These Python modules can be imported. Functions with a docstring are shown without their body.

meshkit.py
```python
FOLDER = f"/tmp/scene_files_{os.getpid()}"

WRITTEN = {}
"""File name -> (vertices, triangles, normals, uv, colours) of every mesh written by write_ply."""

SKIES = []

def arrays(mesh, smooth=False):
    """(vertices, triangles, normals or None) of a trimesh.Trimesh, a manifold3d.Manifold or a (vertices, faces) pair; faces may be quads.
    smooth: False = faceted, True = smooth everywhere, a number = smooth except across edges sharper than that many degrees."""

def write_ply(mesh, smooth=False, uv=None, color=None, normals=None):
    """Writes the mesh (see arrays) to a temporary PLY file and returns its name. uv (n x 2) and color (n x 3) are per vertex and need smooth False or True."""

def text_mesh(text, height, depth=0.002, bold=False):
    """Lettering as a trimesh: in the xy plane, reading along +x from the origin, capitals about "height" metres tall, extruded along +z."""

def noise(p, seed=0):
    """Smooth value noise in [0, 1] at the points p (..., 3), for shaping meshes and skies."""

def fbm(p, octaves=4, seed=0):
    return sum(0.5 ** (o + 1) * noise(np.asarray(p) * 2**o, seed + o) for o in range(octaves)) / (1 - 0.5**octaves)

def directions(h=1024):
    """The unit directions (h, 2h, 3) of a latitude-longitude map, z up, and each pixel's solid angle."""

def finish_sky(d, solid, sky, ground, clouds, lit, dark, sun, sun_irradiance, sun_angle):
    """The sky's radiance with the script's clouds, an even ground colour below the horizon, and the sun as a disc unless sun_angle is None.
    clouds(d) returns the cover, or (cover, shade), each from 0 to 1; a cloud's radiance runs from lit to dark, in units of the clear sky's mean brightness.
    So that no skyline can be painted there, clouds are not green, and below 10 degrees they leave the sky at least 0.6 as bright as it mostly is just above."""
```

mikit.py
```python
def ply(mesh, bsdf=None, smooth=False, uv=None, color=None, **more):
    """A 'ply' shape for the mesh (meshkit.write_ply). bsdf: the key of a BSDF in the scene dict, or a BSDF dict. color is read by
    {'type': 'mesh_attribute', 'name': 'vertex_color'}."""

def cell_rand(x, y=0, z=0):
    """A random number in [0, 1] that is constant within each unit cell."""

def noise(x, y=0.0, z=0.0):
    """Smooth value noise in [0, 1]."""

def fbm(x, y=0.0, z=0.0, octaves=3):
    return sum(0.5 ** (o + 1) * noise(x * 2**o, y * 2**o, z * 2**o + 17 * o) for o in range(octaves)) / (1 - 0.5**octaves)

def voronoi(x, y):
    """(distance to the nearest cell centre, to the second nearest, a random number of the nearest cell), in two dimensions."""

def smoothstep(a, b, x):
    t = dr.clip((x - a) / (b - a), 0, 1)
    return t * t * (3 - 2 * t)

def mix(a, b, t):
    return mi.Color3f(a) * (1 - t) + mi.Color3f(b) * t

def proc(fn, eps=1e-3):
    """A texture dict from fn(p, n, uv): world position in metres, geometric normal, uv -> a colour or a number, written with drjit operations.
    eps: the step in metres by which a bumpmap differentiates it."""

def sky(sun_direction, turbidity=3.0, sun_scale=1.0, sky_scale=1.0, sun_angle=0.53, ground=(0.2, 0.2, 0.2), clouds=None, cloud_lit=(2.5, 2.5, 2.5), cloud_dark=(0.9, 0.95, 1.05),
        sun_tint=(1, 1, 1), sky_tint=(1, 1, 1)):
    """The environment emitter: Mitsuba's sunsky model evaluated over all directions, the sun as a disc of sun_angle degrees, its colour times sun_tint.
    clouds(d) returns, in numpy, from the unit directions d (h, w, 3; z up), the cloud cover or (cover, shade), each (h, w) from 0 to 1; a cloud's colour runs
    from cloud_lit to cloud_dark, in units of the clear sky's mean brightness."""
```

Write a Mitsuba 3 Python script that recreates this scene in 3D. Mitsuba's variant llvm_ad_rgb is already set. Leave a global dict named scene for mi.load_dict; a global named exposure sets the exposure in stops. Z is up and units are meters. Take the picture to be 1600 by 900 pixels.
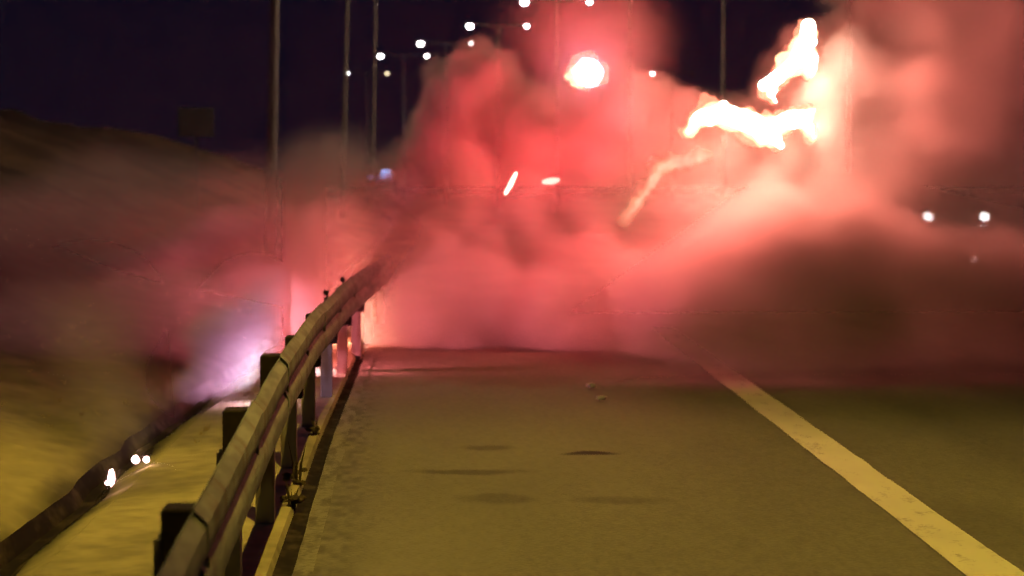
import math, random
import numpy as np, trimesh, drjit as dr, mitsuba as mi
import manifold3d as m3
import mikit, meshkit
from mikit import noise, fbm, smoothstep, mix

random.seed(7)
rng = np.random.default_rng(7)
T = mi.ScalarTransform4f
scene, labels = {}, {}

# ------------------------------------------------------------------ camera, sky, lamps over the shoulder, exposure
EYE = np.array([0.0, 0.0, 1.5])
scene['camera'] = {
    'type': 'thinlens', 'fov': 26.48, 'fov_axis': 'x', 'near_clip': 0.5, 'far_clip': 3000.0,
    'aperture_radius': 0.0125, 'focus_distance': 9.5,
    'to_world': T().look_at(origin=EYE.tolist(), target=[0.04706 * 10, 10.0, 1.5 - 0.04706 * 10], up=[0, 0, 1])}
scene['sky'] = {**mikit.sky([0.3, -0.9, 0.1], turbidity=3, sun_scale=0.0, sky_scale=0.085, ground=(0.02, 0.02, 0.02),
                            clouds=lambda d: np.ones(d.shape[:2]), cloud_lit=(0.80, 0.62, 2.5)), 'sampling_weight': 1.0}
SODIUM = np.array([1.0, 0.66, 0.085])
scene['lamp_beam'] = {'type': 'spot', 'to_world': T().look_at(origin=[1.0, 4.0, 11.0], target=[0.6, 9.8, 0.0], up=[0, 0, 1]),
                      'intensity': {'type': 'rgb', 'value': (SODIUM * 355).tolist()}, 'cutoff_angle': 26.5, 'beam_width': 12.0}
exposure = 0.0


# ------------------------------------------------------------------ materials
def rgb(*c):
    return {'type': 'rgb', 'value': list(map(float, c))}


def mat(key, color, rough=0.8, metallic=0.0, bump=None, bump_scale=1.0, spec=0.3):
    b = {'type': 'principled', 'base_color': color if isinstance(color, dict) else rgb(*color), 'roughness': rough, 'metallic': metallic, 'specular': spec}
    if bump is not None:
        b = {'type': 'bumpmap', 'nested': b, 'arbitrary': mikit.proc(bump, eps=3e-3), 'scale': bump_scale}
    scene[key] = {'type': 'twosided', 'bsdf': b}
    return key


def asphalt_col(p, n, uv):
    big = fbm(p.x * 0.5, p.y * 0.14, 3.0, 4)
    grain = noise(p.x * 90, p.y * 90, 1.0)
    pale = noise(p.x * 35, p.y * 12, 5.0)
    c = mix((0.108, 0.104, 0.082), (0.172, 0.164, 0.128), smoothstep(0.25, 0.75, big))
    c = c * (0.84 + 0.2 * grain + 0.12 * pale)

    def stain(cx, cy, rx, ry, k):
        wx = p.x - cx + 0.05 * (noise(p.x * 6, p.y * 2, cx) - 0.5)
        wy = p.y - cy + 0.16 * (noise(p.x * 5, p.y * 2, cy) - 0.5)
        r = dr.sqrt(dr.square(wx / rx) + dr.square(wy / ry))
        return 1 - k * (1 - smoothstep(0.35, 1.0, r))
    c = c * stain(1.02, 12.06, 0.20, 0.13, 0.85) * stain(0.32, 11.35, 0.40, 0.17, 0.45)
    c = c * stain(0.44, 12.4, 0.20, 0.20, 0.40) * stain(0.42, 10.35, 0.26, 0.22, 0.30) * stain(1.0, 10.3, 0.3, 0.2, 0.25)
    c = c * stain(5.0, 13.2, 0.7, 1.6, 0.4) * stain(2.6, 9.3, 0.5, 1.2, 0.15)
    for tx in (3.3, 4.9):
        c = c * (1 - 0.16 * dr.exp(-dr.square((p.x - tx + 0.15 * (noise(p.y * 0.2, tx, 0) - 0.5)) / 0.22)))
    # wheel-worn, darker lane centre to the right, grit along the kerb
    grit = (1 - smoothstep(-0.36, -0.1, p.x)) * noise(p.x * 30, p.y * 9, 9.0)
    return c * (1 - 0.45 * grit)


def asphalt_bump(p, n, uv):
    return noise(p.x * 120, p.y * 120, 0.5) + 0.6 * noise(p.x * 45, p.y * 45, 2.5)


mat('m_asphalt', mikit.proc(asphalt_col), 0.85, bump=asphalt_bump, bump_scale=0.004)


def paint_col(p, n, uv):
    w = fbm(p.x * 14, p.y * 5, 1.0, 4)
    crack = noise(p.x * 70, p.y * 70, 4.0)
    worn = smoothstep(0.62, 0.90, 0.75 * w + 0.3 * crack)
    return mix((0.52, 0.53, 0.36), (0.34, 0.34, 0.25), worn) * (0.85 + 0.25 * fbm(p.x * 2, p.y * 1.2, 2.0, 3))


mat('m_paint', mikit.proc(paint_col), 0.6)


def damp(p):
    """Dark wet soil spreading unevenly from the ditch."""
    cx = -1.72 + 0.013 * (p.y - 8) + 0.0035 * dr.square(dr.maximum(p.y - 14, 0))
    w = 0.5 * (fbm(p.x * 5, p.y * 2.2, 1.0, 4) - 0.5)
    return 1 - 0.82 * (1 - smoothstep(0.03, 0.24, dr.abs(p.x - cx) + 0.25 * w))


def verge_col(p, n, uv):
    a = fbm(p.x * 1.3, p.y * 0.9, p.z, 4)
    b = fbm(p.x * 9, p.y * 9, 3.0, 3)
    c = mix((0.21, 0.19, 0.125), (0.36, 0.33, 0.20), smoothstep(0.25, 0.75, a))
    return c * (0.75 + 0.5 * b) * damp(p)


def verge_bump(p, n, uv):
    return fbm(p.x * 20, p.y * 20, p.z * 20, 3)


mat('m_verge', mikit.proc(verge_col), 0.95, bump=verge_bump, bump_scale=0.012, spec=0.1)


def hill_col(p, n, uv):
    a = fbm(p.x * 0.6, p.y * 0.35, p.z * 0.6, 4)
    b = fbm(p.x * 7, p.y * 5, p.z * 7, 3)
    near = 1 - smoothstep(13.0, 24.0, p.y - p.x * 0.8)
    soil = mix((0.22, 0.19, 0.115), (0.37, 0.33, 0.19), smoothstep(0.3, 0.7, a))
    scrub = mix((0.018, 0.012, 0.008), (0.048, 0.030, 0.016), smoothstep(0.35, 0.65, a))
    return mix(scrub, soil, near) * (0.72 + 0.56 * b) * damp(p)


mat('m_hill', mikit.proc(hill_col), 0.95, bump=verge_bump, bump_scale=0.015, spec=0.1)


def dirt_shade_col(p, n, uv):
    return mix((0.012, 0.009, 0.006), (0.05, 0.038, 0.024), smoothstep(0.4, 0.8, fbm(p.x * 14, p.y * 6, p.z * 9, 4)))


mat('m_dirt_shade', mikit.proc(dirt_shade_col), 0.95, spec=0.1)  # dirt in the ditch; in the gutter it carries the rail's shade too


def edging_col(p, n, uv):
    d = fbm(p.x * 16, p.y * 3.5, 1.0, 4)
    return mix((0.155, 0.15, 0.12), (0.09, 0.085, 0.065), smoothstep(0.35, 0.75, d)) * (0.8 + 0.4 * noise(p.x * 60, p.y * 60, 0.0))


mat('m_edging', mikit.proc(edging_col), 0.9)


def galv_col(p, n, uv):
    sp = fbm(p.x * 9, p.y * 5, p.z * 22, 4)
    streak = fbm(p.x * 4, p.y * 11, p.z * 1.6, 3)
    c = mix((0.20, 0.22, 0.22), (0.13, 0.145, 0.145), smoothstep(0.3, 0.75, sp))
    return mix(c, (0.10, 0.065, 0.035), 0.5 * smoothstep(0.55, 0.85, streak))


mat('m_galv', mikit.proc(galv_col), 0.75, metallic=0.0, spec=0.3)


def post_col(p, n, uv):
    s = fbm(p.x * 20, p.y * 20, p.z * 4, 3)
    return mix((0.22, 0.21, 0.19), (0.12, 0.085, 0.05), smoothstep(0.45, 0.75, s))


mat('m_post', mikit.proc(post_col), 0.6, metallic=0.2)


def dark_col(p, n, uv):
    s = fbm(p.x * 12, p.y * 12, p.z * 30, 3)
    return mix((0.012, 0.009, 0.007), (0.03, 0.02, 0.014), s)


mat('m_dark', mikit.proc(dark_col), 0.8, spec=0.15)
mat('m_bolt', (0.20, 0.18, 0.15), 0.45, metallic=0.6)


def pole_col(p, n, uv):
    return mix((0.50, 0.47, 0.44), (0.36, 0.34, 0.31), smoothstep(0.4, 0.7, fbm(p.x * 3, p.y * 3, p.z * 0.8, 3)))


mat('m_pole', mikit.proc(pole_col), 0.5, metallic=0.3)
mat('m_housing', (0.16, 0.16, 0.17), 0.5, metallic=0.3)
mat('m_sign', (0.014, 0.018, 0.028), 0.6)
mat('m_paper', (0.42, 0.40, 0.37), 0.8)
mat('m_weed', mikit.proc(lambda p, n, uv: mix((0.03, 0.022, 0.012), (0.09, 0.07, 0.03), noise(p.x * 40, p.y * 40, p.z * 40))), 0.9, spec=0.1)
mat('m_straw', mikit.proc(lambda p, n, uv: mix((0.22, 0.17, 0.09), (0.42, 0.34, 0.2), noise(p.x * 60, p.y * 60, p.z * 3))), 0.9, spec=0.1)
mat('m_shrub', mikit.proc(lambda p, n, uv: mix((0.035, 0.04, 0.018), (0.09, 0.08, 0.035), noise(p.x * 9, p.y * 9, p.z * 9))), 0.9, spec=0.1)
mat('m_car', (0.05, 0.052, 0.058), 0.3, metallic=0.3, spec=0.6)
mat('m_van', (0.55, 0.55, 0.57), 0.35, spec=0.5)
mat('m_glassdark', (0.012, 0.013, 0.016), 0.12, spec=0.7)
mat('m_tyre', (0.015, 0.015, 0.015), 0.9)
mat('m_rim', (0.35, 0.35, 0.36), 0.35, metallic=0.8)
mat('m_tube', (0.30, 0.05, 0.04), 0.6)


# ------------------------------------------------------------------ helpers
def numbered(name):
    if name not in scene and name not in labels and not any(k.startswith(name + '__') for k in scene):
        return name
    i = 1
    while True:
        k = f'{name}_{i:03d}'
        if k not in scene and k not in labels and not any(q.startswith(k + '__') for q in scene):
            return k
        i += 1


def tag(key, label=None, cat=None, group=None, kind=None):
    d = labels.setdefault(key, {})
    for k, v in (('label', label), ('category', cat), ('group', group), ('kind', kind)):
        if v:
            d[k] = v
    return key


def thing(name, label, cat, group=None):
    return tag(numbered(name), label, cat, group)


def obj(name, mesh, m, parent=None, smooth=False, **more):
    key = numbered((parent + '__' if parent else '') + name)
    scene[key] = mikit.ply(mesh, m, smooth, **more)
    return key


def cat(ms):
    return trimesh.util.concatenate(ms)


def box(cx, cy, cz, sx, sy, sz, bev=0.0):
    if bev <= 0:
        m = trimesh.creation.box((sx, sy, sz))
        m.apply_translation((cx, cy, cz))
        return m
    pts = []
    for s in np.ndindex(2, 2, 2):
        c = (np.array(s) * 2 - 1) * np.array([sx, sy, sz]) / 2
        for k in range(3):
            q = c - np.sign(c) * bev
            q[k] = c[k]
            pts.append(q)
    m = trimesh.convex.convex_hull(np.array(pts))
    m.apply_translation((cx, cy, cz))
    return m


def tube(points, radii, sides=10, cap=True):
    p = np.asarray(points, float)
    r = np.broadcast_to(radii, (len(p),)).astype(float)
    t = np.gradient(p, axis=0)
    t /= np.linalg.norm(t, axis=1, keepdims=True) + 1e-12
    ref = np.array([0, 0, 1.0]) if abs(t[0, 2]) < 0.8 else np.array([1.0, 0, 0])
    a = np.cross(t, ref)
    a /= np.linalg.norm(a, axis=1, keepdims=True) + 1e-12
    b = np.cross(t, a)
    ang = np.arange(sides) * 2 * np.pi / sides
    v = p[:, None] + r[:, None, None] * (np.cos(ang)[None, :, None] * a[:, None] + np.sin(ang)[None, :, None] * b[:, None])
    v = v.reshape(-1, 3)
    f = []
    for i in range(len(p) - 1):
        for j in range(sides):
            q = [i * sides + j, i * sides + (j + 1) % sides, (i + 1) * sides + (j + 1) % sides, (i + 1) * sides + j]
            f += [[q[0], q[1], q[2]], [q[0], q[2], q[3]]]
    if cap:
        n = len(v)
        v = np.vstack([v, p[0], p[-1]])
        for j in range(sides):
            f.append([n, (j + 1) % sides, j])
            f.append([n + 1, (len(p) - 1) * sides + j, (len(p) - 1) * sides + (j + 1) % sides])
    m = trimesh.Trimesh(v, f, process=False)
    trimesh.repair.fix_normals(m)
    return m


def lumpy(centre, radii, seed, amp=0.25, freq=2.2, sub=3):
    m = trimesh.creation.icosphere(sub)
    v = m.vertices
    k = 1 + amp * 2 * (meshkit.fbm(v * freq + seed * 7.3, 3, seed) - 0.5)
    m.vertices = v * k[:, None] * np.asarray(radii) + np.asarray(centre)
    return m


def grid_mesh(X, Y, Z):
    n, k = X.shape
    v = np.stack([X, Y, Z], -1).reshape(-1, 3)
    i, j = np.meshgrid(np.arange(n - 1), np.arange(k - 1), indexing='ij')
    q = np.stack([i * k + j, i * k + j + 1, (i + 1) * k + j + 1, (i + 1) * k + j], -1).reshape(-1, 4)
    f = np.vstack([q[:, [0, 1, 2]], q[:, [0, 2, 3]]])
    m = trimesh.Trimesh(v, f, process=False)
    if m.face_normals[:, 2].sum() < 0:
        m.faces = m.faces[:, ::-1]
    return m


def area(radiance):
    return {'type': 'area', 'radiance': rgb(*radiance)}


# ------------------------------------------------------------------ the lie of the land
def bend(y):
    """Sideways shift of the whole road: nearly straight, then sweeping left far ahead."""
    y = np.asarray(y, float)
    return 0.012 * np.maximum(y - 40, 0) - 0.00062 * np.maximum(y - 75, 0) ** 2 * np.where(y < 260, 1, 1)


def edge_x(y):                                             # left edge of the asphalt, a slight drift to the right
    y = np.asarray(y, float)
    return -0.46 + 0.010 * np.maximum(y - 13, 0) * (y < 60) + 0.47 * (y >= 60) + 0 * y


def ditch_x(y):
    y = np.asarray(y, float)
    return np.interp(y, [0, 8, 14, 17.5, 19.3, 30, 60, 400], [-1.78, -1.72, -1.64, -1.54, -1.42, -1.3, -1.2, -1.2])


ys = np.concatenate([np.arange(-20, 2, 2.0), np.arange(2, 36, 0.2), np.arange(36, 80, 2.0), np.arange(80, 420, 10.0)])
dx = ditch_x(ys) + bend(ys)
wob = 0.05 * (meshkit.noise(np.stack([ys * 1.7, 0 * ys, 0 * ys], -1), 5) - 0.5)
# ground: from the ditch's near lip to the far right, one sheet to the horizon
gx = [np.clip(ditch_x(ys) + 0.17, -9, -0.6)]
cols_x = np.stack([dx + 0.085 + wob, dx + 0.26, -1.0 + 0 * ys + bend(ys), -0.75 + bend(ys), -0.56 + edge_x(ys) + 0.46 + bend(ys),
                   -0.545 + edge_x(ys) + 0.46 + bend(ys), 30 + bend(ys), 120 + 0 * ys, 700 + 0 * ys], 1)
cols_z = np.stack([-0.105 + 0 * ys, -0.02 + 0 * ys, 0.0 + 0 * ys, 0.0 + 0 * ys, -0.012 + 0 * ys, -0.055 + 0 * ys, -0.055 + 0 * ys, -0.055 + 0 * ys, -0.05 + 0 * ys], 1)
Yg = np.repeat(ys[:, None], cols_x.shape[1], 1)
cols_z[:, 1:4] += 0.045 * (meshkit.fbm(np.stack([cols_x[:, 1:4] * 2, Yg[:, 1:4] * 1.3, 0 * Yg[:, 1:4]], -1), 3, 3) - 0.5)
obj('ground', grid_mesh(cols_x, Yg, cols_z), 'm_verge')
tag('ground', kind='structure')
far = [[-900, 415, -0.06], [900, 415, -0.06], [900, 2500, -0.06], [-900, 2500, -0.06]]
obj('far_ground', (far, [[0, 1, 2, 3]]), 'm_hill')
tag('far_ground', kind='structure')
# the ditch: a narrow V full of dark wet dirt
dX = np.stack([dx - 0.09 + wob, dx - 0.04 + wob, dx + 0.02 + wob, dx + 0.09 + wob], 1)
dZ = np.stack([-0.07 + 0 * ys, -0.15 + 0 * ys, -0.15 + 0 * ys, -0.10 + 0 * ys], 1)
obj('drainage_ditch', grid_mesh(dX, np.repeat(ys[:, None], 4, 1), dZ), 'm_dirt_shade')
tag('drainage_ditch', kind='structure')
# the embankment on the left
hu = np.concatenate([np.linspace(0, 3, 31), np.linspace(3.3, 10, 30), [12, 16, 25, 60, 250]])
prof = np.interp(hu, [0, 0.12, 1.6, 5.0, 8.6, 9.6, 11, 16, 60, 250], [-0.075, 0.0, 0.32, 1.75, 3.18, 3.42, 3.48, 3.4, 3.0, 2.0])
HX = (dx - 0.088)[:, None] + wob[:, None] * (hu[None] < 0.1) - hu[None]
HY = np.repeat(ys[:, None], len(hu), 1)
rough = np.minimum(hu, 2.5) / 2.5
HZ = prof[None] + rough[None] * (0.55 * (meshkit.fbm(np.stack([HX * 0.55, HY * 0.3, 0 * HX], -1), 4, 11) - 0.5) + 0.10 * (meshkit.fbm(np.stack([HX * 3, HY * 3, 0 * HX], -1), 3, 12) - 0.5)) \
    + 0.04 * (hu[None] > 0.05) * (meshkit.noise(np.stack([HX * 5, HY * 3, 0 * HX], -1), 15) - 0.5)
obj('hillside', grid_mesh(HX, HY, HZ), 'm_hill', smooth=True)
tag('hillside', kind='structure')


def hill_z(x, y):
    u = float(ditch_x(y) + bend(y) - 0.088 - x)
    return float(np.interp(u, hu, prof))


# road: asphalt sheet, edging strip and edge line, each a little above the one below
ex = edge_x(ys) + bend(ys)
ragged = 0.02 * (meshkit.fbm(np.stack([ys * 2.3, 0 * ys, 0 * ys], -1), 3, 21) - 0.5)
RX = np.stack([ex + 0.075 + ragged, ex + 1.2, ex + 3, ex + 8, ex + 29.5], 1)
obj('road', grid_mesh(RX, np.repeat(ys[:, None], 5, 1), np.zeros_like(RX) + 0.002), 'm_asphalt')
tag('road', kind='structure')
near = ys[ys < 120]
e2 = edge_x(near) + bend(near)
nr = 0.02 * (meshkit.fbm(np.stack([near * 2.3, 0 * near, 0 * near], -1), 3, 21) - 0.5)
nl = 0.012 * (meshkit.fbm(np.stack([near * 1.9, 0 * near + 4, 0 * near], -1), 3, 22) - 0.5)
EX = np.stack([e2 + 0.0 + nl, e2 + 0.004 + nl, e2 + 0.085 + nr], 1)
EZ = np.stack([-0.055 + 0 * near, 0.006 + 0 * near, 0.006 + 0 * near], 1)
obj('concrete_edging', grid_mesh(EX, np.repeat(near[:, None], 3, 1), EZ), 'm_edging')
tag('concrete_edging', kind='structure')
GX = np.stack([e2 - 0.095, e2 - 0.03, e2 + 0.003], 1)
obj('gutter', grid_mesh(GX, np.repeat(near[:, None], 3, 1), np.stack([-0.045 + 0 * near, -0.05 + 0 * near, -0.05 + 0 * near], 1)), 'm_dirt_shade')  # the rail's shade is put into this strip's dark colour, with the dirt
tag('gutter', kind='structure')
lw = 0.012 * (meshkit.noise(np.stack([ys * 3, 0 * ys, 0 * ys], -1), 31) - 0.5)
ly = ys[ys < 23]
lw = lw[ys < 23]
lx = 2.255 + 0.028 * (ly - 8.4)
LX = np.stack([lx - 0.115 + lw, lx + 0.115 - lw], 1)
obj('edge_line', grid_mesh(LX, np.repeat(ly[:, None], 2, 1), np.zeros_like(LX) + 0.007), 'm_paint', 'road')

# ------------------------------------------------------------------ guardrail
def rail_x(y):
    u = np.clip((np.asarray(y, float) - 12.0) / 12.0, 0, 1)
    return -0.548 + 0.36 * u ** 1.6


def rail_top(y):
    return np.interp(y, [0, 5, 6.4, 7.8, 9, 11, 20, 60], [0.60, 0.615, 0.66, 0.71, 0.745, 0.76, 0.77, 0.77])


W = np.array([[0.000, 0.155], [-0.004, 0.150], [0.020, 0.128], [0.062, 0.112], [0.080, 0.085], [0.080, 0.060], [0.062, 0.035], [0.022, 0.014], [0.012, 0.0],
              [0.022, -0.014], [0.062, -0.035], [0.080, -0.060], [0.080, -0.085], [0.062, -0.112], [0.020, -0.128], [-0.004, -0.150], [0.000, -0.155]])
W[:, 0] = np.where(W[:, 0] > 0.03, 0.03 + (W[:, 0] - 0.03) * 0.12, W[:, 0])
rail = thing('guardrail', 'scuffed grey steel guardrail running along the left edge of the road into the smoke', 'guardrail')
posts_y = [3.9, 5.84, 7.75, 9.70, 11.62, 13.6, 15.55, 17.5, 19.45, 21.4, 23.4]


def beam_mesh(y0, y1, off, lift):
    yy = np.linspace(y0 - 0.10, y1 + 0.16, 16)
    dent = 0.006 * (meshkit.noise(np.stack([yy * 1.1, 0 * yy + off * 50, 0 * yy], -1), 41) - 0.5)
    xs = rail_x(yy) - 0.022 + off + dent
    zt = rail_top(yy) - 0.155 + lift
    P = W
    back = W[::-1] + np.array([-0.0035, 0.0])
    loop = np.vstack([P, back])
    n = len(loop)
    v = np.concatenate([np.stack([xs[i] + loop[:, 0], np.full(n, yy[i]), zt[i] + loop[:, 1]], 1) for i in range(len(yy))])
    f = []
    for i in range(len(yy) - 1):
        for j in range(n):
            a, b = i * n + j, i * n + (j + 1) % n
            f += [[a, b, b + n], [a, b + n, a + n]]
    h = len(P)
    for base in (0, (len(yy) - 1) * n):
        for j in range(h - 1):
            a, b, c, d = base + j, base + j + 1, base + n - 2 - j, base + n - 1 - j
            f += [[a, b, c], [a, c, d]]
    m = trimesh.Trimesh(v, f, process=False)
    trimesh.repair.fix_normals(m)
    return m


for i in range(len(posts_y) - 1):
    obj('beam', beam_mesh(posts_y[i], posts_y[i + 1], 0.004 * (i % 2), [0.0, 0.012, -0.008, 0.006, 0.0, -0.006, 0.004, 0.0, -0.004, 0.0][i]), 'm_galv', rail, smooth=35)
for i, y in enumerate(posts_y):
    xr, zt = float(rail_x(y)), float(rail_top(y))
    xp = xr - 0.0825
    # C-section post: web and two flanges
    pm = cat([box(xp + 0.02, y, 0.225 - 0.2, 0.006, 0.10, 1.05), box(xp - 0.018, y - 0.05, 0.225 - 0.2, 0.082, 0.006, 1.05), box(xp - 0.018, y + 0.05, 0.225 - 0.2, 0.082, 0.006, 1.05)])
    pm.apply_translation((0, 0.06, 0))
    p = obj('post', pm, 'm_post', rail)
    obj('dark_block', box(xp + 0.015, y + 0.0, zt - 0.165 - (0.06 if i > 3 else 0.0), 0.092, 0.13, 0.33, 0.006), 'm_dark', rail)  # dark block at the top of each post, behind the beam
    for dz in (0.0,):
        b = trimesh.creation.cylinder(0.016, 0.022, sections=6)
        b.apply_transform(trimesh.transformations.rotation_matrix(math.pi / 2, [0, 1, 0]))
        b.apply_translation((xr + 0.0, y, zt - 0.155))
        obj('bolt', b, 'm_bolt', rail)
for y in (16.4, 14.4):                                     # small dark reflector housings on the top edge
    xr, zt = float(rail_x(y)), float(rail_top(y))
    obj('reflector', cat([box(xr - 0.03, y, zt + 0.03, 0.036, 0.02, 0.034, 0.006), box(xr - 0.025, y, zt + 0.006, 0.012, 0.012, 0.03)]), 'm_dark', rail)


# ------------------------------------------------------------------ street lamps
def left_lamp(x, y, h, label, lean=0.02, r=0.105, head_to=2.2, lit=900.0):
    t = thing('street_lamp', label, 'street lamp', 'lamp posts along the left verge')
    zz = np.linspace(-0.2, h, 8)
    pts = np.stack([x + lean * zz, y + 0 * zz, zz], 1)
    obj('pole', tube(pts, np.linspace(r, r * 0.62, 8), 14), 'm_pole', t, smooth=40)
    obj('base', box(x, y, 0.12, r * 3.4, r * 3.4, 0.3, 0.02), 'm_pole', t)
    ax = pts[-1, 0]
    s = np.linspace(0, 1, 7)
    arm = np.stack([ax + head_to * s, y + 0 * s, h - 0.05 + 0.55 * np.sin(s * 1.5)], 1)
    obj('arm', tube(arm, 0.04, 8), 'm_pole', t, smooth=40)
    head(t, arm[-1] + np.array([0.3, 0, 0.0]), lit, (1.0, 0.66, 0.36))
    return t


def head(t, c, lit, col=(1.0, 0.80, 0.52), size=1.0):
    hm = lumpy(c + np.array([0, 0, 0.06]), np.array([0.48, 0.2, 0.12]) * size, 1, 0.02, 1, 2)
    obj('lamp_housing', hm, 'm_housing', t, smooth=True)
    bowl = trimesh.creation.icosphere(2)
    bowl.vertices = bowl.vertices * np.array([0.30, 0.26, 0.22]) * size + c + np.array([0, 0, -0.12 * size])
    k = obj('lamp_lens', bowl, 'm_housing', t, smooth=True)
    scene[k]['emitter'] = {**area(np.array(col) * lit), 'sampling_weight': 1.0 if lit > 600 else 0.12}


left_lamp(-2.56, 40.0, 12.0, 'thick pinkish lamp post at left, nearest to the camera, rising out of frame', 0.024, 0.10)
left_lamp(-2.55, 82.0, 12.5, 'thin lamp post second from the left, rising out of frame behind the thick one', 0.03, 0.10)
left_lamp(-2.1, 122.0, 13.5, 'thin lamp post third from the left, rising beside the blue lights', 0.022, 0.10)


def median_lamp(x, y, h, label, armlen=1.9, lit=(300, 120), r=0.10):
    t = thing('twin_street_lamp', label, 'street lamp', 'twin-arm lamp posts in the central reserve')
    zz = np.linspace(-0.1, h + 0.3, 8)
    pts = np.stack([x + 0 * zz, y + 0 * zz, zz], 1)
    obj('pole', tube(pts, np.linspace(r, r * 0.55, 8), 12), 'm_pole', t, smooth=40)
    s = np.linspace(-1, 1, 11)
    obj('arm', tube(np.stack([x + (armlen - 0.3) * s, y + 0 * s, h + 0.18 + 0.3 * (1 - np.abs(s)) * -0.2 + 0.12 * np.abs(s)], 1), 0.045, 8), 'm_pole', t, smooth=40)
    for sd, L in zip((-1, 1), lit):
        head(t, np.array([x + sd * armlen, y, h + 0.22]), L, size=0.70 if L > 150 else 0.5)
    return t


H = 12.0
median_lamp(14.2, 70, H, 'thin lamp post furthest right, its foot lost in the red smoke')
median_lamp(13.0, 90, H, 'pale thin lamp post standing in the dark gap between two plumes')
median_lamp(11.05, 109, H, 'thin reddish lamp post just right of the ball of fire')
median_lamp(8.6, 127, H, 'lamp post in the red glow with its lit head topmost in the row')
median_lamp(5.95, 146, H, 'lamp post whose lit head is second from the top of the row')
median_lamp(2.75, 164, H, 'lamp post whose lit head is third from the top of the row')
median_lamp(-0.45, 180, H, 'twin lamp post fully seen above the blue lights, left head brighter', lit=(300, 120))
median_lamp(-4.0, 208, H, 'furthest twin lamp post with small dim heads beside the left poles', lit=(140, 4))
t = median_lamp(25.0, 207, H, 'single small lit lamp right of the ball of fire over the smoke', lit=(200, 0.0))

# the lamp over the shoulder that lights the near road; it stands behind the frame's left edge
left_lamp(-2.75, 4.0, 11.0, 'street lamp standing beside the camera and lighting the near shoulder', 0.0, 0.105, 3.45, 20.0)

# ------------------------------------------------------------------ sign panel on the ridge
t = thing('sign_panel', 'dark grey square sign panel on a post above the hillside', 'sign')
obj('panel', box(-4.37, 45.0, 2.80, 0.74, 0.03, 0.60, 0.008), 'm_sign', t)
obj('post', tube([[-4.37, 45.05, 0.6], [-4.37, 45.05, 1.8], [-4.37, 45.05, 3.0]], 0.025, 8), 'm_sign', t)


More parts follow.
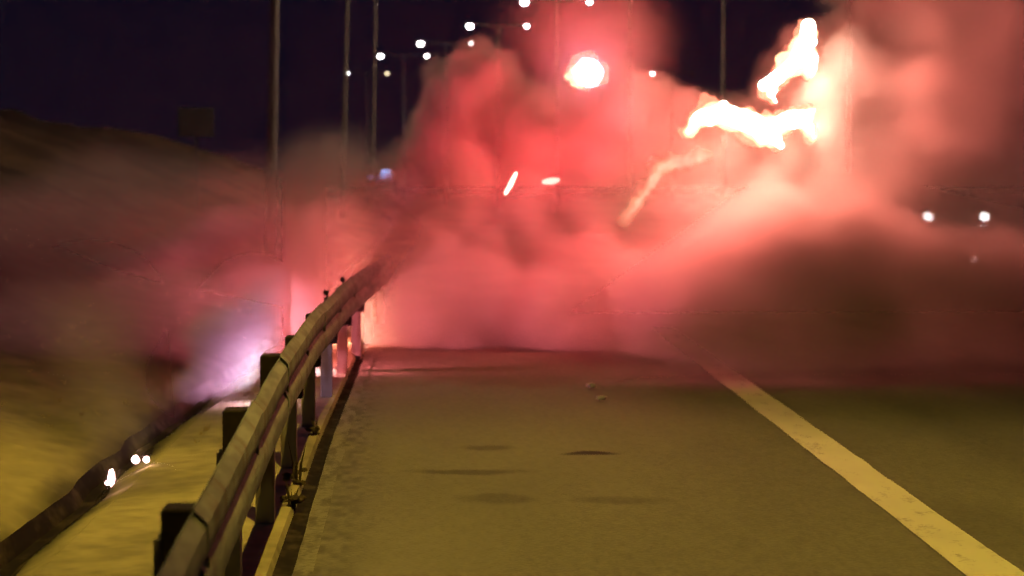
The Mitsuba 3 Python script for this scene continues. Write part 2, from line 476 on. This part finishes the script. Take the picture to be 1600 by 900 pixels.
# ------------------------------------------------------------------ vehicles
def car(x, y, yaw, label, body_m, van=False, headlight=None):
    t = thing('parked_car' if not van else 'emergency_van', label, 'car' if not van else 'van')
    M = trimesh.transformations.rotation_matrix(yaw, [0, 0, 1])
    M[:3, 3] = (x, y, 0)

    def put(n, m, mt, parent=t, smooth=False):
        m.apply_transform(M)
        return obj(n, m, mt, parent, smooth)
    prof = [(-2.2, 0.32), (-2.22, 0.62), (-2.05, 0.84), (-1.1, 0.96), (-0.45, 1.40), (0.9, 1.46), (1.65, 1.02), (2.15, 0.95), (2.2, 0.4), (2.1, 0.28), (-2.1, 0.26)]
    if van:
        prof = [(-2.5, 0.35), (-2.52, 0.8), (-2.35, 1.05), (-1.75, 1.2), (-1.15, 1.66), (2.4, 1.72), (2.5, 1.6), (2.5, 0.35)]
    from shapely.geometry import Polygon
    half = 0.86 if not van else 0.95
    shp = trimesh.creation.extrude_polygon(Polygon(prof), 2 * half, engine='earcut')
    v = shp.vertices
    shp.vertices = np.stack([v[:, 2] - half, v[:, 0], v[:, 1]], 1)
    trimesh.repair.fix_normals(shp)
    shp = shp.subdivide().subdivide()
    vv = shp.vertices
    vv[:, 0] *= 1 - 0.16 * np.clip((vv[:, 2] - 0.9) / 0.6, 0, 1) * (not van) - 0.05 * (np.abs(vv[:, 1]) > 1.9)
    shp.vertices = vv
    put('body', shp, body_m, smooth=25)
    if van:
        put('windscreen', trimesh.convex.convex_hull([[sx * 0.84, yy, zz] for sx in (-1, 1) for yy, zz in ((-1.74, 1.24), (-1.24, 1.62), (-1.70, 1.22), (-1.20, 1.60))]), 'm_glassdark')
        put('grille', box(0, -2.52, 0.72, 1.1, 0.03, 0.24, 0.008), 'm_tyre')
        put('bumper', box(0, -2.53, 0.42, 1.86, 0.1, 0.2, 0.03), 'm_tyre')
    else:
        put('windscreen', trimesh.convex.convex_hull([[sx * w, yy, zz] for sx in (-1, 1) for w, yy, zz in ((0.76, -1.06, 1.0), (0.66, -0.50, 1.385), (0.76, -1.0, 0.96), (0.66, -0.45, 1.35))]), 'm_glassdark')
        put('grille', box(0, -2.215, 0.60, 1.0, 0.03, 0.13, 0.008), 'm_tyre')
        put('bumper', box(0, -2.22, 0.40, 1.66, 0.1, 0.16, 0.03), body_m)
    for sx in (-1, 1):
        for yy in (-1.35, 1.3):
            w = trimesh.creation.torus(0.24, 0.085, 20, 10)
            w.apply_transform(trimesh.transformations.rotation_matrix(math.pi / 2, [0, 1, 0]))
            w.apply_translation((sx * (half - 0.05), yy, 0.325))
            k = put('wheel', w, 'm_tyre', smooth=True)
            rm = trimesh.creation.cylinder(0.19, 0.12, sections=18)
            rm.apply_transform(trimesh.transformations.rotation_matrix(math.pi / 2, [0, 1, 0]))
            rm.apply_translation((sx * (half - 0.05), yy, 0.325))
            put('rim', rm, 'm_rim', k)
        mm = box(sx * (half + 0.08), -0.85 if not van else -1.5, 1.02 if not van else 1.4, 0.16, 0.09, 0.12 if not van else 0.25, 0.02)
        put('mirror', mm, body_m)
        hl = trimesh.creation.icosphere(2)
        hl.vertices = hl.vertices * np.array([0.135, 0.05, 0.125]) + np.array([sx * (0.74 if not van else 0.78), -2.22 if not van else -2.5, 0.70 if not van else 0.72])
        k = put('headlight', hl, 'm_rim', smooth=True)
        if headlight is not None:
            scene[k]['emitter'] = {**area(headlight), 'sampling_weight': 0.25}
    return t, M


car(14.15, 58.0, 0.0, 'dark car facing the camera with both headlights lit at right in the smoke', 'm_car', headlight=(900, 740, 680))
t, M = car(-1.9, 160.0, 0.0, 'pale emergency van far down the road with blue lights flashing on its roof', 'm_van', van=True)
q = obj('light_bar', box(-1.9, 159.3, 1.80, 1.5, 0.32, 0.14, 0.03), 'm_tyre', t)
scene[q]['emitter'] = {**area((0.08, 0.2, 1.2)), 'sampling_weight': 0.1}
for k, (ddx, s, L) in enumerate(((0.24, 0.55, (6, 11, 45)), (-0.85, 0.32, (5, 8, 32)))):
    m = trimesh.creation.icosphere(2)
    m.vertices = m.vertices * np.array([s, s * 0.6, s * 0.8]) + np.array([-1.9 + ddx, 159.3, 1.84 + s * 0.7])
    q = obj('blue_light', m, 'm_tyre', t, smooth=True)
    scene[q]['emitter'] = {**area(L), 'sampling_weight': 0.3}

# ------------------------------------------------------------------ fire: flares and flames
RED = np.array([1.0, 0.12, 0.09])


def burning(name, mesh, label, cat_, L, weight, group=None):
    k = obj(name, mesh, 'm_tube', smooth=True)
    scene[k]['emitter'] = {**area(L), 'sampling_weight': weight}
    tag(k, label, cat_, group)
    return k


def flame_mesh(pts, rad, seed, amp=0.4):
    """One ragged tongue of fire: hulls of neighbouring spheres joined into one body and roughened."""
    body = None
    S = [m3.Manifold.sphere(r, 14).scale((1, 0.7, 1)).translate(list(map(float, p))) for p, r in zip(pts, rad)]
    for a, b in zip(S[:-1], S[1:]):
        h = m3.Manifold.batch_hull([a, b])
        body = h if body is None else body + h
    body = body.refine_to_length(0.022)
    mm = body.to_mesh()
    m = trimesh.Trimesh(mm.vert_properties[:, :3], mm.tri_verts, process=True)
    trimesh.smoothing.filter_taubin(m, iterations=8)
    n = meshkit.fbm(m.vertices * 7 + seed, 3, seed) - 0.5
    m.vertices = m.vertices + m.vertex_normals * (n * amp * 0.16)[:, None]
    return m


D = 20.6
S_ = D / 3400.0


def pp(px, py, d=D):
    """A point d metres down the road, from offsets in the survey of the photograph."""
    return [(px - 640) * d / 3400.0, d, 1.5 + (290 - py) * d / 3400.0]


fire = lumpy([1.69, D, 2.575], [0.135, 0.125, 0.13], 3, 0.22, 2.0)
burning('flare', fire, 'round blinding ball of fire at the top of the smoke in a crimson glow', 'flare', np.array([200, 7.0, 11.0]), 3.0)
D2 = 20.6
MAIN = [([pp(1078, 205, D2), pp(1092, 186, D2), pp(1122, 178, D2), pp(1160, 188, D2), pp(1200, 205, D2), pp(1228, 190, D2), pp(1240, 182, D2)], [0.03, 0.07, 0.10, 0.115, 0.125, 0.085, 0.04]),
        ([pp(1196, 205, D2), pp(1212, 217, D2), pp(1222, 226, D2)], [0.08, 0.06, 0.025]), ([pp(1236, 188, D2), pp(1258, 183, D2), pp(1276, 170, D2)], [0.05, 0.055, 0.02]),
        ([pp(1256, 186, D2), pp(1270, 203, D2), pp(1276, 214, D2)], [0.05, 0.035, 0.012]), ([pp(1128, 178, D2), pp(1131, 164, D2)], [0.05, 0.03])]
HIGH = [([pp(1196, 132, D2), pp(1208, 128, D2), pp(1228, 110, D2), pp(1250, 92, D2), pp(1264, 66, D2), pp(1266, 40, D2)], [0.02, 0.045, 0.07, 0.11, 0.10, 0.045]),
        ([pp(1208, 130, D2), pp(1210, 150, D2), pp(1214, 160, D2)], [0.045, 0.03, 0.012]), ([pp(1264, 84, D2), pp(1272, 104, D2), pp(1270, 120, D2)], [0.06, 0.045, 0.015])]
LOW = [([pp(1020, 288, 21.4), pp(1032, 266, 21.35), pp(1055, 254, 21.3), pp(1082, 252, 21.3), pp(1108, 243, 21.3)], [0.03, 0.05, 0.06, 0.05, 0.025]),
       ([pp(978, 345, 21.65), pp(996, 318, 21.55), pp(1018, 290, 21.4)], [0.02, 0.035, 0.035])]


def flames(parts, seed, amp=0.9):
    return trimesh.util.concatenate([flame_mesh(p, np.array(r) * 0.86, seed + i, amp) for i, (p, r) in enumerate(parts)])


burning('flame', flames(MAIN, 5), 'broad white flame lying across the smoke at right, the largest of the flames', 'flame', np.array([115, 27, 18.5]), 3.0, 'flames in the smoke')
burning('flame', flames(HIGH, 18), 'white tongue of flame slanting up to the top right, the highest of the flames', 'flame', np.array([120, 28, 19.5]), 2.0, 'flames in the smoke')
burning('flame', flames(LOW, 31), 'orange flame below the broad white one, trailing down to the left', 'flame', np.array([3.0, 0.95, 0.6]), 0.6, 'flames in the smoke')
burning('spark', flame_mesh([pp(790, 302, 19.9), pp(797, 290, 19.9), pp(806, 271, 19.9)], [0.012, 0.02, 0.013], 2, 0.1), 'thin bright slanting spark in the middle of the smoke', 'spark', (5, 3.4, 2.4), 0.2)
burning('spark', flame_mesh([pp(850, 284, 20.6), pp(862, 283, 20.6), pp(872, 281, 20.6)], [0.02, 0.035, 0.02], 2, 0.1), 'dim pink spark right of the thin bright one in the smoke', 'spark', (6, 1.0, 0.8), 0.3)
burning('flare', lumpy((-0.80, 20.7, 0.17), [0.08, 0.07, 0.08], 6, 0.2), 'added flare, unseen, on the ground behind the far end of the guardrail', 'flare', RED * 520 * np.array([1, 1.2, 1.1]), 2.0)  # added source, kept out of view, to redden the smoke by the rail
burning('flare', lumpy([-0.945, 15.0, 0.13], [0.045, 0.045, 0.05], 6, 0.2), 'added flare lighting the lilac puff, unseen behind the third guardrail post', 'flare', np.array([1.0, 0.55, 0.80]) * 210, 2.4)  # unseen source put in to light the puff from its right


def fringe(parts, seed, parent, back, dim=1.0):
    """The dimmer, cooler fire licking out round a flame's white core, a hand's breadth behind it."""
    for k, (g, L, b) in enumerate(((1.16, (2.6, 1.5, 0.75), 0.10), (1.34, (1.3, 0.42, 0.24), 0.22))):
        m = flames([([(x, y + b + back, z + 0.01 * k) for x, y, z in pts], np.array(rad) * g + 0.012 * (k + 1)) for pts, rad in parts], seed + k, 1.1 + 0.6 * k)
        q = obj('fringe', m, 'm_tube', parent, smooth=True)
        scene[q]['emitter'] = {**area(np.array(L) * dim), 'sampling_weight': 0.15}


fringe(MAIN, 45, 'flame', 0.02)
fringe(HIGH, 48, 'flame_001', 0.02)
fringe(LOW, 51, 'flame_002', 0.0, 0.38)
fringe([([[1.62, D, 2.56], [1.69, D, 2.575], [1.75, D, 2.565]], [0.10, 0.125, 0.10]), ([[1.6, D, 2.56], [1.5, D, 2.55]], [0.07, 0.02])], 54, 'flare', 0.05)
burning('flare', lumpy((-0.935, 17.5, 0.09), [0.045, 0.05, 0.06], 6, 0.2), 'added flare lighting the left smoke, unseen behind the fourth guardrail post', 'flare', np.array([1.0, 0.17, 0.22]) * 2300, 3.0)  # added out of sight to brighten the veil over the hillside
for x, y, lab in ((8.1, 34.0, 'dim pink glint below the left headlight, put in as a glowing lump'), (11.0, 42.0, 'dim pink glint below the right headlight, put in as a glowing lump')):
    burning('glint', lumpy([x, y, 0.05], [0.09, 0.09, 0.07], 3, 0.3, 2, 2), lab, 'glint', (25, 17, 15), 0.1, 'glints on the carriageway')  # glowing lumps standing in for the glints on the road
# burning on the ground beside the ditch
FG = 'flares burning on the ground beside the ditch'
burning('ground_flare', trimesh.util.concatenate([lumpy([-1.525, 11.15, 0.01], [0.018, 0.018, 0.045], 4, 0.3), lumpy([-1.55, 11.17, -0.02], [0.012, 0.02, 0.012], 5, 0.3)]),
        'white-hot flare burning on the verge beside the ditch, the left of the pair', 'flare', (11, 5.5, 5), 0.6, FG)
burning('ground_flare', trimesh.util.concatenate([lumpy([-1.485, 11.8, 0.02], [0.022, 0.02, 0.022], 9, 0.3), lumpy([-1.43, 11.83, 0.015], [0.018, 0.02, 0.018], 8, 0.3)]),
        'white-hot flare burning on the verge beside the ditch, the right of the pair', 'flare', (11, 6, 5.5), 0.6, FG)

# ------------------------------------------------------------------ litter, weeds, grass
for x, y, lab in ((1.335, 15.95, 'crumpled scrap of pale paper on the road, the farther of two'), (1.325, 15.0, 'crumpled scrap of pale paper on the road, the nearer of two')):
    m = lumpy([x, y, 0.03], [0.036, 0.04, 0.016], int(y * 10), 0.5, 3.0, 2)
    k = obj('paper_scrap', m, 'm_paper')
    tag(k, lab, 'litter', 'scraps of litter on the road')


def blades(cx, cy, cz, n, h, spread, m, wid=0.006):
    out = []
    for _ in range(n):
        a = rng.uniform(0, 2 * math.pi)
        b = rng.uniform(0, spread)
        x0, y0 = cx + 0.3 * b * math.cos(a), cy + 0.3 * b * math.sin(a)
        hh = h * rng.uniform(0.55, 1.1)
        x1, y1 = x0 + b * math.cos(a) * 0.9, y0 + b * math.sin(a) * 0.9
        w = wid * rng.uniform(0.6, 1.3)
        p = np.array([[x0, y0, cz], [(x0 * 2 + x1) / 3, (y0 * 2 + y1) / 3, cz + hh * 0.6], [x1, y1, cz + hh]])
        out.append(tube(p, [w, w * 0.8, w * 0.15], 4, False))
    return cat(out)


for i, (x, y, h, lab) in enumerate(((-0.575, 11.0, 0.22, 'tall dark dead weed at the foot of the guardrail'), (-0.56, 10.3, 0.10, 'low dark weed in the gutter, nearer than the tall one'),
                                    (-0.57, 13.2, 0.09, 'small weed in the gutter farthest along the guardrail'))):
    t = thing('weed', lab, 'weed', 'weeds in the gutter under the guardrail')
    obj('stem', blades(x, y, -0.05, 5, h + 0.05, 0.05, 0), 'm_weed', t)
    lf = cat([lumpy([x + rng.uniform(-.05, .05), y + rng.uniform(-.1, .1), rng.uniform(-0.02, h * 0.35)], [0.02, 0.03, 0.012], k, 0.5, 2.5, 1) for k in range(9)])
    obj('leaf_cluster', lf, 'm_weed', t)
    tag(t + '__leaf_cluster', kind='stuff')
g = []
for _ in range(260):
    y = rng.uniform(12.5, 26)
    x = rng.uniform(-1.32, -0.72) + (rng.random() < 0.5) * -(0.9 + 5 * rng.random() ** 2)
    if abs(x - ditch_x(y)) < 0.22:
        continue
    z = (0.0 if x > -1.4 else hill_z(x, y)) - 0.02
    g.append(blades(x, y, z, 5, rng.uniform(0.02, 0.055), 0.05, 0, 0.0025))
obj('dry_grass', cat(g), 'm_straw')
tag('dry_grass', 'short dry grass scattered over the verge and hillside', 'grass', kind='stuff')


# ------------------------------------------------------------------ smoke (volumes with noise-shaped density)
def sm(a, b, x):
    t = np.clip((x - a) / (b - a), 0, 1)
    return t * t * (3 - 2 * t)


# billows: x, y, z, radius x, y, z, density per metre
def B(px, py, rpx, d, rd, dens, ry=None):
    s = d / 3400.0
    return [(px - 640) * s, d, 1.5 + (290 - py) * s, rpx * s, rd, (ry or rpx) * s, dens]


BILLOWS = np.array([
    B(738, 155, 80, 22.0, 0.9, 3.4), B(700, 215, 62, 21.8, 0.8, 3.2), B(672, 275, 55, 21.6, 0.8, 2.6), B(800, 200, 70, 22.3, 1.0, 2.6),
    B(600, 350, 75, 21.2, 0.9, 2.0), B(700, 330, 130, 21.7, 1.3, 2.2), B(790, 330, 90, 21.6, 1.0, 2.2), B(565, 405, 55, 20.6, 0.7, 1.6), B(640, 440, 110, 20.9, 1.1, 2.8),
    B(830, 270, 130, 22.2, 1.4, 2.4), B(910, 215, 90, 22.1, 1.1, 2.2), B(960, 240, 120, 22.3, 1.4, 2.2), B(1040, 235, 90, 22.1, 1.2, 2.2),
    B(1100, 255, 100, 22.2, 1.4, 2.4), B(1180, 240, 95, 22.1, 1.3, 2.4), B(1270, 190, 110, 22.0, 1.3, 2.4), B(1330, 120, 105, 21.9, 1.2, 2.4),
    B(1400, 60, 110, 22.0, 1.4, 2.2), B(1420, 165, 135, 21.9, 1.6, 1.8), B(1540, 100, 170, 21.7, 1.6, 1.6), B(1560, 250, 160, 21.6, 1.6, 0.6), B(1450, -90, 170, 22.6, 1.8, 1.6),
    B(800, 430, 170, 22.3, 1.5, 2.2), B(700, 490, 120, 21.0, 1.3, 2.2), B(940, 430, 160, 22.3, 1.5, 2.2), B(1080, 400, 140, 22.1, 1.5, 2.4), B(880, 520, 140, 20.9, 1.2, 2.4),
    B(1020, 510, 130, 20.8, 1.2, 2.4), B(1160, 470, 140, 19.9, 1.4, 2.6), B(1290, 525, 140, 18.9, 1.5, 2.2), B(1150, 530, 120, 18.6, 1.3, 3.0), B(1370, 520, 120, 18.6, 1.6, 0.6),
    B(1300, 560, 130, 18.2, 1.5, 1.6), B(1270, 350, 120, 21.6, 1.4, 2.0), B(1420, 505, 150, 19.1, 1.5, 0.9), B(1550, 530, 160, 19.3, 1.6, 0.7), B(1450, 320, 150, 21.8, 1.6, 0.2), B(1560, 360, 140, 21.8, 1.6, 0.22),
    B(1080, 510, 120, 19.6, 1.2, 2.0), B(1200, 380, 100, 20.6, 1.2, 1.3), B(1350, 300, 140, 21.2, 1.2, 1.0), B(1460, 195, 130, 21.3, 1.4, 0.9), B(1350, 430, 120, 20.0, 1.4, 1.0), B(1440, 440, 100, 20.4, 1.3, 0.3),
])
LEFT = np.array([
    B(500, 320, 110, 23.5, 2.0, 0.35), B(430, 400, 110, 22.5, 2.0, 0.4), B(300, 420, 120, 22.0, 2.2, 0.30), B(385, 355, 75, 19.8, 0.8, 2.4, 36), B(310, 395, 85, 19.6, 0.8, 2.2, 30),
    B(220, 425, 75, 19.4, 0.8, 1.8, 25), B(120, 400, 220, 21.5, 2.2, 0.42, 130), B(440, 470, 90, 19.0, 1.2, 0.9), B(510, 400, 80, 20.0, 1.2, 1.1), B(270, 500, 140, 18.3, 1.5, 0.7, 80), B(90, 530, 170, 18.0, 1.6, 0.45, 80),
    B(200, 330, 220, 23.0, 2.0, 0.14, 110), B(380, 300, 120, 22.0, 1.5, 0.25, 60),
])


def coarse(fn, P, f=3):
    """fn evaluated on every f-th cell and interpolated back: for slow-varying noise."""
    from scipy.ndimage import zoom
    n = P.shape[:3]
    idx = [np.linspace(0, m - 1, max(2, m // f)) for m in n]
    ends = [np.interp(i, np.arange(m), P[(slice(None), 0, 0) if k == 0 else (0, slice(None), 0) if k == 1 else (0, 0, slice(None))][:, 2 - k]) for k, (i, m) in enumerate(zip(idx, n))]
    Z_, Y_, X_ = np.meshgrid(*ends, indexing='ij')
    v = fn(np.stack([X_, Y_, Z_], -1))
    return zoom(v, [a / b for a, b in zip(n, v.shape)], order=1, grid_mode=False)


def cauliflower(blobs, seed, n, lo=0.22, hi=0.42):
    """Small bulges budding from the surface of each big billow."""
    r = np.random.default_rng(seed)
    out = []
    for b in blobs:
        for _ in range(n):
            d = r.normal(size=3)
            d /= np.linalg.norm(d)
            if d[1] > 0.45:
                d[1] *= -1
            k = r.uniform(lo, hi)
            rad = k * min(b[3], b[5])
            out.append([b[0] + d[0] * b[3] * 0.88, b[1] + d[1] * b[4] * 0.88, b[2] + d[2] * b[5] * 0.88, rad, rad * 1.1, rad, b[6]])
    return np.array(out)


def density(P, blobs, seed, warp=0.32, k_dens=1.0, buds=None, soft=(1.2, 0.62), fine=0.34):
    w = [coarse(lambda q: meshkit.fbm(q * 0.9 + k * 31.7, 3, seed + k) - 0.5, P) * 2 * warp for k in range(3)]
    w2 = [coarse(lambda q: meshkit.fbm(q * 3.6 + k * 17.1, 5, seed + 10 + k) - 0.5, P, 2) * fine for k in range(2)]
    Q = [P[..., 0] + w[0] + w2[0], P[..., 1] + w[1], P[..., 2] + w[2] + w2[1]]
    Q2 = [P[..., 0] + (w[0] + w2[0]) * 0.45, P[..., 1] + w[1] * 0.45, P[..., 2] + (w[2] + w2[1]) * 0.45]
    out = np.zeros(P.shape[:-1], np.float32)
    ax = [P[0, 0, :, 0], P[0, :, 0, 1], P[:, 0, 0, 2]]
    for q, bl, (e0, e1), m in ((Q, blobs, soft, warp + fine), (Q2, buds if buds is not None else [], (1.1, 0.72), 0.5 * (warp + fine))):
        for x, y, z, rx, ry, rz, dn in bl:
            sl = []
            for a, c, r in ((ax[2], z, rz), (ax[1], y, ry), (ax[0], x, rx)):
                i0, i1 = np.searchsorted(a, [c - r * 1.2 - m, c + r * 1.2 + m])
                sl.append(slice(i0, i1))
            sl = tuple(sl)
            r = np.sqrt(((q[0][sl] - x) / rx) ** 2 + ((q[1][sl] - y) / ry) ** 2 + ((q[2][sl] - z) / rz) ** 2)
            out[sl] = np.maximum(out[sl], dn * sm(e0, e1, r))
    n_ = coarse(lambda q: meshkit.fbm(q * 2.3 + 5.0, 4, seed + 20), P, 2)
    tex = 0.45 + 1.1 * sm(0.22, 0.75, n_)
    return np.minimum(out * tex * k_dens, 5.0)


def smoke(key, lo, hi, step, fn, albedo, label, g=0.0, hull=None):
    lo, hi = np.array(lo, float), np.array(hi, float)
    n = np.maximum(2, np.round((hi - lo) / step).astype(int))
    ax = [lo[k] + (np.arange(n[k]) + 0.5) / n[k] * (hi[k] - lo[k]) for k in range(3)]
    Zg, Yg_, Xg = np.meshgrid(ax[2], ax[1], ax[0], indexing='ij')
    P = np.stack([Xg, Yg_, Zg], -1)
    d = fn(P)
    # fade out before the walls of the box
    for k, A in enumerate((Xg, Yg_, Zg)):
        if k == 0:
            d = d * sm(lo[0], lo[0] + 0.5, A) * sm(hi[0], hi[0] - 0.5, A) if key in ('smoke_puff', 'flare_smoke', 'sooty_smoke') else d * sm(hi[0], hi[0] - 0.5, A) if key == 'smoke_cloud' else d * sm(lo[0], lo[0] + 0.5, A)
        if k == 1:
            d = d * sm(lo[1], lo[1] + 0.3, A) * sm(hi[1], hi[1] - 0.5, A)
        if k == 2:
            d = d * sm(hi[2], hi[2] - 0.6, A)
    grid = mi.VolumeGrid(np.ascontiguousarray(d[..., None].astype(np.float32)))
    tw = T().translate(lo.tolist()).scale((hi - lo).tolist())
    scene[key + '_medium'] = {'type': 'heterogeneous', 'albedo': rgb(*albedo),
                              'sigma_t': {'type': 'gridvolume', 'grid': grid, 'to_world': tw, 'filter_type': 'trilinear'},
                              'phase': {'type': 'hg', 'g': float(g)} if g else {'type': 'isotropic'}}
    c, h = (lo + hi) / 2, (hi - lo) / 2
    scene[key] = {'type': 'cube', 'to_world': T().translate(c.tolist()).scale(h.tolist()), 'bsdf': {'type': 'null'}, 'interior': {'type': 'ref', 'id': key + '_medium'}}
    if hull is not None:
        scene[key] = {**mikit.ply(hull, {'type': 'null'}), 'interior': {'type': 'ref', 'id': key + '_medium'}}
    tag(key, label, 'smoke', kind='stuff')


BUDS0 = cauliflower(BILLOWS[:4], 1, 60, 0.2, 0.42)
BUDS = np.vstack([cauliflower(BILLOWS[4:12], 2, 26), cauliflower(BILLOWS[12:20], 3, 16), cauliflower(BILLOWS[21:28], 4, 18)])


def all_smoke(P):
    d = np.maximum(density(P, BILLOWS[4:], 101, k_dens=1.6, buds=BUDS, soft=(1.14, 0.74)), density(P, LEFT, 211, 0.4, k_dens=2.4))
    d = np.maximum(d, density(P, BILLOWS[:4], 101, k_dens=1.7, buds=BUDS0, soft=(1.06, 0.9), fine=0.42))
    r = np.linalg.norm((P - np.array([1.65, 20.6, 2.85])) / np.array([1.1, 1.3, 0.95]), axis=-1)
    d = np.maximum(d, 0.55 * sm(1.0, 0.05, r))
    return np.maximum(d, 0.004 * sm(5.0, 2.0, P[..., 2]))


DARK = np.array([  # darker smoke, given a lower albedo than the main cloud
    B(1150, 520, 150, 16.4, 0.8, 2.4, 80), B(1300, 480, 220, 16.2, 0.8, 2.4, 130), B(1240, 560, 190, 16.2, 0.7, 2.6, 70), B(1470, 505, 210, 16.2, 0.8, 2.0, 115), B(1420, 570, 170, 16.3, 0.7, 1.3, 60),
    B(1610, 510, 190, 16.3, 0.8, 2.0, 130), B(1300, 375, 150, 16.3, 0.7, 0.9, 80), B(1010, 530, 110, 16.6, 0.6, 0.8, 50), B(1520, 450, 120, 16.3, 0.7, 0.3, 70),
])


def sooty_smoke(P):
    return density(P, DARK, 401, 0.38, soft=(1.35, 0.15), k_dens=1.3) * (0.22 + 0.78 * sm(0.0, 0.5, P[..., 2]))


def puff_smoke(P):
    b = np.array([[-1.24, 15.0, 0.36, 0.29, 0.33, 0.29, 7.0], [-1.08, 15.1, 0.56, 0.24, 0.3, 0.23, 5.5], [-1.42, 14.9, 0.20, 0.22, 0.28, 0.16, 6.0],
                  [-1.00, 15.0, 0.74, 0.16, 0.25, 0.16, 3.0], [-1.30, 14.85, 0.55, 0.2, 0.25, 0.17, 4.0]])
    w = np.stack([meshkit.fbm(P * 4 + k * 3.7, 4, 300 + k) - 0.5 for k in range(3)], -1) * 0.46
    out = np.zeros(P.shape[:-1])
    for x, y, z, rx, ry, rz, dn in b:
        r = np.sqrt(((P[..., 0] + w[..., 0] - x) / rx) ** 2 + ((P[..., 1] + w[..., 1] - y) / ry) ** 2 + ((P[..., 2] + w[..., 2] - z) / rz) ** 2)
        out = np.maximum(out, dn * sm(1.15, 0.4, r))
    return out


def hull_of(balls):
    pts = np.vstack([trimesh.creation.icosphere(2).vertices * np.asarray(r) + np.asarray(c) for c, r in balls])
    return trimesh.convex.convex_hull(pts)


dark_pts = np.vstack([trimesh.creation.icosphere(2).vertices * np.array(b[3:6]) * 1.35 + np.array(b[:3]) for b in DARK])
DARK_HULL = trimesh.convex.convex_hull(np.clip(dark_pts, [0.9, 15.1, -0.1], [6.4, 17.12, 2.3]))
WISP = hull_of([((-1.5, 11.4, 0.05), (0.28, 0.65, 0.2)), ((-1.8, 12.3, 0.85), (0.42, 0.8, 0.35))])
PUFF = hull_of([((-1.24, 15.0, 0.36), (0.44, 0.55, 0.47)), ((-1.08, 15.05, 0.62), (0.37, 0.5, 0.42)), ((-1.42, 14.9, 0.2), (0.38, 0.5, 0.32))])
smoke('sooty_smoke', [1.0, 15.1, -0.1], [6.2, 17.12, 2.3], 0.06, sooty_smoke, (0.60, 0.54, 0.48), 'dark brownish smoke rolling low across the lanes at right, in front of the headlights', hull=DARK_HULL)
smoke('smoke_cloud', [-1.0, 17.2, -0.1], [8.2, 25.6, 4.6], 0.045, all_smoke, (0.965, 0.945, 0.93), 'dense red-lit billowing smoke rolling across the road and hiding it')
smoke('smoke_veil', [-7.5, 15.8, -0.3], [-1.03, 27.0, 4.2], 0.10, all_smoke, (0.93, 0.86, 0.87), 'thin maroon smoke drifting over the hillside at left')
def wisp_smoke(P):
    """Thin smoke blowing off the two ground flares, up and away to the left."""
    h = np.clip(P[..., 2], 0, 2)
    out = np.zeros(P.shape[:-1])
    for fx, fy in ((-1.525, 11.15), (-1.455, 11.8)):
        cx = fx - 0.35 * h + 0.12 * (meshkit.fbm(P * 3 + 9, 3, 71) - 0.5)
        cy = fy + 0.9 * h + 0.4 * (meshkit.fbm(P * 2 + 3, 3, 72) - 0.5)
        w = 0.07 + 0.30 * h
        r = np.sqrt(((P[..., 0] - cx) / w) ** 2 + ((P[..., 1] - cy) / (w * 1.6)) ** 2)
        out += sm(1.1, 0.1, r) * (1.6 / (1 + 5 * h)) * sm(1.1, 0.6, P[..., 2])
    return out * (0.3 + 1.3 * meshkit.fbm(P * 6, 3, 73)) * sm(-0.12, 0.0, P[..., 2])


smoke('flare_smoke', [-2.6, 10.7, -0.15], [-0.9, 14.0, 1.4], 0.04, wisp_smoke, (0.93, 0.88, 0.88), 'faint pinkish smoke blowing off the two flares beside the ditch', hull=WISP)
smoke('smoke_puff', [-2.2, 14.1, -0.25], [-0.68, 15.75, 1.3], 0.035, puff_smoke, (0.90, 0.80, 0.93), 'small lilac puff of smoke rising beside the guardrail', hull=PUFF)
